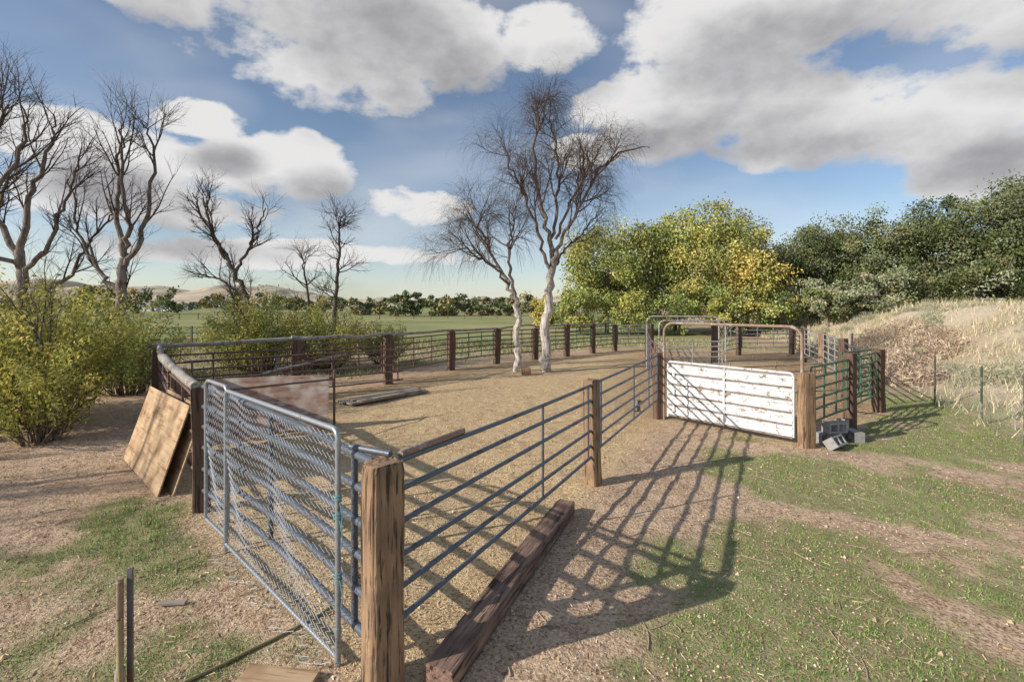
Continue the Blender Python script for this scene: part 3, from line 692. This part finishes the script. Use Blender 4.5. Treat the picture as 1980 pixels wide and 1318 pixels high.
def leafy(name,x,y,z0,z1,rx,cols,ncl=70,nl=220,size=.22,ry=None,trunk=.22,fill=.8,cl=.26):
    g=float(zh(x,y));root=bpy.data.objects.new(name,None);link(root)
    pr,cc=crown(x,y,z0,z1,rx,ry or rx,ncl,nl,size,cols,fill,cl);mk('crown',[pr],M_fleaf,False,root)
    out=[]
    top=np.array([x,y,g+(z1-g)*.35])
    P,R=limb([(x,y,g-.3),(x+.1,y,g+(z1-g)*.18),tuple(top)],trunk,trunk*.7,8,1,.03);out.append((P,R))
    for i in range(0,len(cc),2):
        m_=(top+cc[i])/2+rng.normal(0,.3,3);e_=cc[i]+(cc[i]-top)*.12;P,R=limb([tuple(top-np.array([0,0,rng.uniform(0,1.5)*min(1,(z1-z0)/6)])),tuple(m_),tuple(e_)],trunk*.3,.015,8,i,.04);out.append((P,R))
    V,Fq=tubes(np.array([o[0] for o in out]),np.array([o[1] for o in out]),5)[0]
    mk('trunk',[(V,Fq,np.array([.24,.21,.18]))],M_bark,True,root)
OL=[(.125,.155,.06),(.165,.19,.08),(.095,.12,.05),(.22,.225,.11),(.17,.18,.10)]
YG=[(.44,.43,.13),(.34,.38,.12),(.50,.45,.14),(.25,.30,.10),(.38,.40,.14)]
YL=[(.66,.53,.16),(.58,.49,.15),(.70,.56,.17),(.46,.43,.15),(.52,.47,.15)]
GG=[(.30,.33,.20),(.35,.37,.23),(.24,.28,.15),(.38,.37,.23)]
leafy('autumn_elm_tree',8.8,45,1.5,11.2,4.6,YG,90,190,.24)
leafy('autumn_elm_tree',13.2,47,2,11.3,4.3,YG[1:]+[(.22,.26,.09)],80,190,.24)
leafy('autumn_elm_tree',18.6,44.5,.8,12.2,4.6,YL[3:]+YG,100,190,.24)
leafy('autumn_elm_tree',20.6,42.5,.8,8.6,3.6,YL+YG[:1],70,200,.22)
leafy('autumn_elm_tree',23.8,52,4,13.0,4.5,GG+YG[:1],80,130,.26)
leafy('autumn_elm_tree',16.5,49,3,12.6,4.4,YL[3:]+YG,80,160,.26)
for (x,y,z,r,c) in [(3.2,46,3.8,1.4,YL),(6,43,4.8,2.6,YG),(10.2,42,4.6,2.6,YL[3:]+YG),(14.5,42,5.2,2.8,YG[1:]),(18,40.5,4.6,2.6,YG),(22,39.5,4.2,2.4,YG[1:]+OL[:1]),(12.5,50,6,4,YG[3:])]:
    leafy('autumn_shrub',x,y,.0,z,r,c,40,190,.2,trunk=.1)
for (x,y,z0,z1,r) in [(26.5,49,1,9.2,3.6),(30.3,48,1.5,10.8,4.2),(34.2,46,1.5,11.6,4.4),(37.2,45,1.5,12.6,4.4),(40.0,42,1.5,12.8,4.2),(41.5,39,2,14.2,4.4),(42,34,1.5,12.2,4.2),(46,44,3,14.6,5),(34,52,2,12.2,4.5),(28,54,2,10.2,4.5)]:
    leafy('russian_olive_tree',x,y,z0,z1,r,OL+([GG[0],GG[1]] if x<28 else [GG[2]]),100,190,.22,cl=.25)
for (x,y,z1,r,c) in [(23.5,36,4.5,2.3,GG+OL),(26.5,35.5,5.6,2.8,OL[2:]+GG),(30.5,37,6.2,3,OL),(33,34,6,2.6,OL+GG[:1]),(36.5,36,7,3,OL),(36,30,6.0,2.6,OL+GG),(24.5,40,5.4,2.6,GG),(39,31,6.5,3,OL)]:
    leafy('russian_olive_tree',x,y,1.2,z1,r,c,45,190,.19,trunk=.12)
def bush(name,x,y,h,r,ns,nl,cols,L,seed,squash=1.):
    rr=np.random.default_rng(seed);g=float(zh(x,y));st=[];LP=[];LC=[]
    pc=np.array(cols)
    for i in range(ns):
        a=rr.uniform(0,6.28);q=math.sqrt(rr.uniform(0,1));lean=r*q*1.1;hh=h*(1-.34*q*q)*rr.uniform(.5,1.12)
        b0=np.array([x+math.cos(a)*r*.25*q,y+math.sin(a)*r*.25*q*squash,g-.05])
        tip=np.array([x+math.cos(a)*lean,y+math.sin(a)*lean*squash,g+hh])
        mid=(b0+tip)/2+np.array([0,0,hh*.12])+rr.normal(0,.12,3)
        P,R=limb([b0,mid,tip],.016,.004,10,seed+i,.03);st.append((P,R))
        n=int(nl*rr.uniform(.35,1.5));t_=rr.uniform(.15,1,n)**.75*9;k=np.minimum(t_.astype(int),8);f=(t_-k)[:,None]
        c=P[k]*(1-f)+P[k+1]*f+rr.normal(0,.10*max(r,1)/1.6,(n,3));LP.append(c)
        col=pc[rr.integers(0,len(pc))]*(1+rr.normal(0,.12));LC.append(col*(1+rr.normal(0,.15,(n,1))))
    root=bpy.data.objects.new(name,None);link(root)
    V,Fq=tubes(np.array([s[0] for s in st]),np.array([s[1] for s in st]),4)[0]
    mk('stems',[(V,Fq,np.array([.22,.17,.13]))],M_bark,True,root)
    c=np.concatenate(LP);k=c[:,2]>g+.02;c=c[k];C_=np.clip(np.concatenate(LC)[k],.01,.9)
    mk('leaves',[leaves(c,L*rng.uniform(.7,1.4,len(c)),L*.42,C_)],M_leaf,False,root)
LB=[(.48,.47,.12),(.58,.53,.14),(.33,.37,.10),(.64,.55,.17),(.40,.42,.12)]
LC2=[(.34,.38,.13),(.42,.42,.15),(.27,.31,.11),(.46,.42,.18)]
bush('willow_bush',-10.3,10.6,3.3,1.8,120,120,LB,.095,1)
bush('willow_bush',-12.2,10.5,3.6,1.8,100,110,LB,.095,2)
bush('willow_bush',-9.0,9.2,2.0,1.0,55,90,LB,.085,3)
bush('willow_bush',-11.3,14.2,2.6,1.5,80,100,LC2,.10,4)
bush('willow_bush',-9.6,18.5,3.2,1.9,100,110,LB[1:]+LC2,.11,5)
bush('willow_bush',-7.3,19.0,2.7,1.7,85,110,LB+LC2,.11,6)
bush('willow_bush',-11.2,20,2.6,1.5,70,110,LC2,.11,7)
bush('willow_bush',-14.6,16,3.0,1.9,80,110,LC2,.11,8)
bush('willow_bush',-5.6,21,2.1,1.2,50,90,LC2,.11,9)
def brush(name,x,y,r,h,n,cols,L=.35):
    a=rng.uniform(0,6.28,n);q=np.sqrt(rng.uniform(0,1,n));px=x+np.cos(a)*q*r;py=y+np.sin(a)*q*r*.7
    pz=zh(px,py)+rng.uniform(0,1,n)*h*(1-q**2)
    c=np.stack([px,py,pz],-1);mk(name,[leaves(c,L*rng.uniform(.4,1.3,n),L*.09,pal(n,cols,.16),up=.6)],M_blade)
DB=[(.56,.44,.32),(.44,.33,.24),(.62,.50,.38),(.30,.22,.16)]
for (x,y,r,h,n) in [(14.4,18.5,1.8,.9,2200),(16.6,19.8,2.0,.9,2200),(18.5,22.5,2.2,1.0,2200),(13.4,16,1.2,.6,1400),(20,26,2.2,1.0,2000),(16.8,25.6,1.6,1.0,1600)]: brush('dry_brush_pile',x,y,r,h,n,DB)
SG=[(.34,.36,.25),(.42,.41,.3),(.48,.43,.3),(.27,.30,.18)]
for i in range(38):
    y=rng.uniform(9,40);x=float(np.interp(y,[9,12.8,24,50],[9.9,11.6,16.2,24]))+rng.uniform(1.0,9)
    brush('sagebrush',x,y,rng.uniform(.5,1.1),rng.uniform(.4,.85),900,SG,.22)

# ------------------------------------------------------------------ distance
parts=[]
def far(x,y,r,h,cols,n=900,s=.8):
    pr,_=crown(x,y,-.5,h,r,r,14,n//14,s,cols,.8,.34,.1);parts.append(pr)
FO=[(.19,.22,.11),(.24,.25,.13),(.15,.18,.09),(.32,.28,.14)]
FH=[(.24,.28,.20),(.30,.31,.22),(.20,.24,.17)]  # farthest trees: distance haze put into the paler leaf colours
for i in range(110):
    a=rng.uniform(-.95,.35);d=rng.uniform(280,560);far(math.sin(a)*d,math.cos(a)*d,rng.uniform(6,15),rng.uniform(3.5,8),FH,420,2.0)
for (px,d,h,r) in [(-.235,120,6.0,4.2),(-.2,122,5.6,4),(-.16,118,5.4,4),(-.125,120,5.6,4.5),(-.09,125,5.6,4.2),(-.05,124,5.0,4),(-.01,122,5.2,4),(-.31,130,5.2,4),(-.28,140,6,4),(-.45,170,6.5,5),(-.5,165,7,5),(-.56,180,8,6),(-.62,175,7.5,6),(-.40,190,6.5,5),(-.7,150,8,6),(-.78,150,9,6),(-.86,120,9,6),(.03,118,6,4),(-.36,210,6.5,6)]:
    far(px*d,d,r,h,FO if px>-.4 else FO+[(.45,.38,.14)],1100,.9)
mk('distant_tree_line',parts,M_fleaf)
xs=np.linspace(-1900,1500,260);ys=np.linspace(700,2000,40);HX,HY=np.meshgrid(xs,ys)
tt=(HY-700)/1300;rid=fbm(HX*.0032,HY*.0012,3,5);HZ=sst(tt,0,.8)*(6+80*sst(rid,.2,.85))*(.75+.5*fbm(HX*.011,HY*.006,9,3))-1
idx=np.arange(HX.size).reshape(HX.shape);Fh=np.stack([idx[:-1,:-1],idx[:-1,1:],idx[1:,1:],idx[1:,:-1]],-1).reshape(-1,4)
Mh,t,b,_=newmat('dry_hill');tc=t.n('ShaderNodeTexCoord').outputs['Object']
c=t.mix(t.mr(t.noise(t.mapv(tc,(1,.35,1)),.012,5,.65),.42,.58),(.60,.48,.34),(.38,.34,.25));t.l(c,b.inputs['Base Color']);b.inputs['Roughness'].default_value=1
mk('hills',[(np.stack([HX,HY,HZ],-1).reshape(-1,3),Fh)],Mh,True)
ff=[];xs=np.arange(-70,30,3.2)
for x in xs: ff.append(box((x,95+x*.12,.6),(.12,.12,1.25)))
for z in (.5,.85,1.15): ff+=seg((-70,95-70*.12,z),(30,95+30*.12,z),.025,4)
mk('field_fence',ff,M_tieD)
ff=[]
for x in np.arange(-34,-8,2.6): ff.append(box((x,38+x*.3,.6),(.1,.1,1.3)))
for z in (.4,.8,1.15): ff+=seg((-34,38-34*.3,z),(-8,38-8*.3,z),.02,4)
mk('field_fence',ff,M_maroon)
def house(name,x,y,w,d,h,rh,wall,rot=0):
    root=bpy.data.objects.new(name,None);link(root);root.location=(x,y,0);root.rotation_euler=(0,0,rot)
    V=np.array([[-w/2,-d/2,0],[w/2,-d/2,0],[w/2,d/2,0],[-w/2,d/2,0],[-w/2,-d/2,h],[w/2,-d/2,h],[w/2,d/2,h],[-w/2,d/2,h],[-w/2,0,h+rh],[w/2,0,h+rh]])
    mk('walls',[(V,np.array([[0,1,5,4],[2,3,7,6]])),(V,np.array([[1,2,6,9,5],[3,0,4,8,7]]))],wall,False,root)
    e=.4;V=np.array([[-w/2-e,-d/2-e,h-.12],[w/2+e,-d/2-e,h-.12],[w/2+e,0,h+rh+.1],[-w/2-e,0,h+rh+.1],[w/2+e,d/2+e,h-.12],[-w/2-e,d/2+e,h-.12]])
    mk('roof',[(V,np.array([[0,1,2,3],[3,2,4,5]]))],M_roof,False,root)
    mk('windows',[box((-w/2+w*(i+.7)/4,-d/2-.03,h*.55),(.9,.06,.9)) for i in range(3)],M_glass,False,root)
    mk('door',[box((w*.38,-d/2-.03,1.05),(1.1,.06,2.1))],M_glass,False,root)
house('white_farmhouse',-162,215,11,7,2.4,1.4,M_barnw,.1)
house('white_farmhouse',-150,215,8,6,2.2,1.2,M_barnw,-.1)

# ------------------------------------------------------------------ world
W=bpy.data.worlds.new('World');S.world=W;W.use_nodes=True;nt=W.node_tree;nt.nodes.clear()
try: W.cycles.sampling_method='NONE'
except Exception: pass
BL=[(-22,30,18,7.2),(-19,25,11.5,4.6),(-37,29,11,4.4),(-8,28.0,9,5),(4,28.5,7,3.4),
    (30,28,18,6.0),(46,24,11,4.0),(23,21.5,14,5.6),(33,18.0,12,5.0),(12,22,7,2.6),(41,16,8,3.4),(46,11.5,7,3.0),
    (-29,13.4,10,3.4),(-23.5,14.4,6,3.6),(-33,17.8,4,2.0),(-36,9.5,12,3.0),(-11.5,11.4,6.5,2.4),(-43,14,6,2.6),(-26,5.5,22,1.8),(9,17.5,4,1.8),(62,25,15,9),(-64,20,15,9),(0,55,34,13)]
G_=bpy.data.node_groups.new('cloud_field','ShaderNodeTree')
G_.interface.new_socket('V',in_out='INPUT',socket_type='NodeSocketVector')
G_.interface.new_socket('B',in_out='OUTPUT',socket_type='NodeSocketFloat')
t=NT(G_);gi=t.n('NodeGroupInput');go=t.n('NodeGroupOutput')
nv=t.n('ShaderNodeVectorMath',operation='NORMALIZE');t.l(gi.outputs[0],nv.inputs[0]);v=nv.outputs[0]
sx=t.n('ShaderNodeSeparateXYZ');t.l(v,sx.inputs[0])
cx=t.n('ShaderNodeCombineXYZ')
t.l(t.m('MULTIPLY',t.m('ARCTAN2',sx.outputs[0],sx.outputs[1]),57.2958),cx.inputs[0]);t.l(t.m('MULTIPLY',t.m('ARCSINE',sx.outputs[2]),57.2958),cx.inputs[1])
f=None;KR=1.32
for (a,e,ra,re) in BL:
    sxx,syy=1/(ra*KR),1/(re*KR)
    mpv=t.mapv(cx.outputs[0],(sxx,syy,1),(-a*sxx,-e*syy,0))
    gn=t.n('ShaderNodeTexGradient',gradient_type='SPHERICAL');t.l(mpv,gn.inputs[0]);q=gn.outputs['Fac']
    f=q if f is None else t.m('MAXIMUM',f,q)
r_=t.m('MULTIPLY',t.m('SUBTRACT',1.0,f),KR);f=t.m('SUBTRACT',1.0,t.m('MULTIPLY',r_,r_))
n1=t.noise(t.mapv(v,(1,1,1.8)),4.6,3,.52,.15)
t.l(t.m('ADD',t.m('MULTIPLY',f,.80),t.m('MULTIPLY',t.m('SUBTRACT',n1,.5),2.1)),go.inputs[0])
t=NT(nt)
tcn=t.n('ShaderNodeTexCoord').outputs['Generated']
def fld(off):
    a=t.n('ShaderNodeVectorMath',operation='ADD');t.l(tcn,a.inputs[0]);a.inputs[1].default_value=off
    g=t.n('ShaderNodeGroup');g.node_tree=G_;t.l(a.outputs[0],g.inputs[0]);return g.outputs[0]
d0=fld((0,0,0));d1=fld((-.045,0,.07))
n2=t.noise(t.mapv(tcn,(1,1,1.6),(3,1,2)),21,4,.62)
n2c=t.m('SUBTRACT',n2,.5)
sky=t.n('ShaderNodeTexSky');sky.sky_type='NISHITA';sky.sun_disc=False;sky.sun_elevation=rad(26);sky.sun_rotation=rad(247.4);sky.altitude=700;sky.air_density=1.0;sky.dust_density=.7;sky.ozone_density=1.6
bg=t.n('ShaderNodeBackground');t.l(sky.outputs[0],bg.inputs[0]);bg.inputs[1].default_value=.125
cover=t.mr(t.m('MULTIPLY_ADD',n2c,1.0,d0),-.10,.38,0,1,True)
shade=t.mr(t.m('MULTIPLY_ADD',n2c,.5,t.m('MULTIPLY_ADD',d1,.8,t.m('MULTIPLY',d0,.2))),-.05,1.15,0,1,True)
cc=t.mix(shade,(.82,.81,.80),(.32,.315,.33))
bg2=t.n('ShaderNodeBackground');t.l(cc,bg2.inputs[0]);bg2.inputs[1].default_value=1.0
v3=t.noise(t.mapv(tcn,(1,1,2.6)),2.0,3,.55,.2)
sz=t.n('ShaderNodeSeparateXYZ');t.l(tcn,sz.inputs[0])
veil=t.m('ADD',t.mr(v3,.42,.7,.04,.36),t.mr(sz.outputs[2],0,.2,.26,0))
cv=t.m('MAXIMUM',t.m('MULTIPLY',cover,.97),veil,clamp=True)
mx=t.n('ShaderNodeMixShader');t.l(cv,mx.inputs[0]);t.l(bg.outputs[0],mx.inputs[1]);t.l(bg2.outputs[0],mx.inputs[2])
ow=t.n('ShaderNodeOutputWorld');t.l(mx.outputs[0],ow.inputs[0])
# ------------------------------------------------------------------ sun
sd=Vector((2.86,1.19,-1.52)).normalized()
su=bpy.data.lights.new('sun','SUN');su.energy=5;su.angle=rad(.5);su.color=(1,.91,.79)
so=bpy.data.objects.new('sun',su);link(so);so.rotation_mode='QUATERNION';so.rotation_quaternion=sd.to_track_quat('-Z','Y')
# ------------------------------------------------------------------ camera
cam=bpy.data.cameras.new('camera');co=bpy.data.objects.new('camera',cam);link(co);co.location=(0,0,2.6);co.rotation_euler=(rad(90),0,0)
cam.lens=17.0;cam.sensor_width=36;cam.shift_y=-.0348;cam.clip_start=.1;cam.clip_end=6000
S.camera=co
S.view_settings.view_transform='Standard';S.view_settings.look='None';S.view_settings.exposure=0
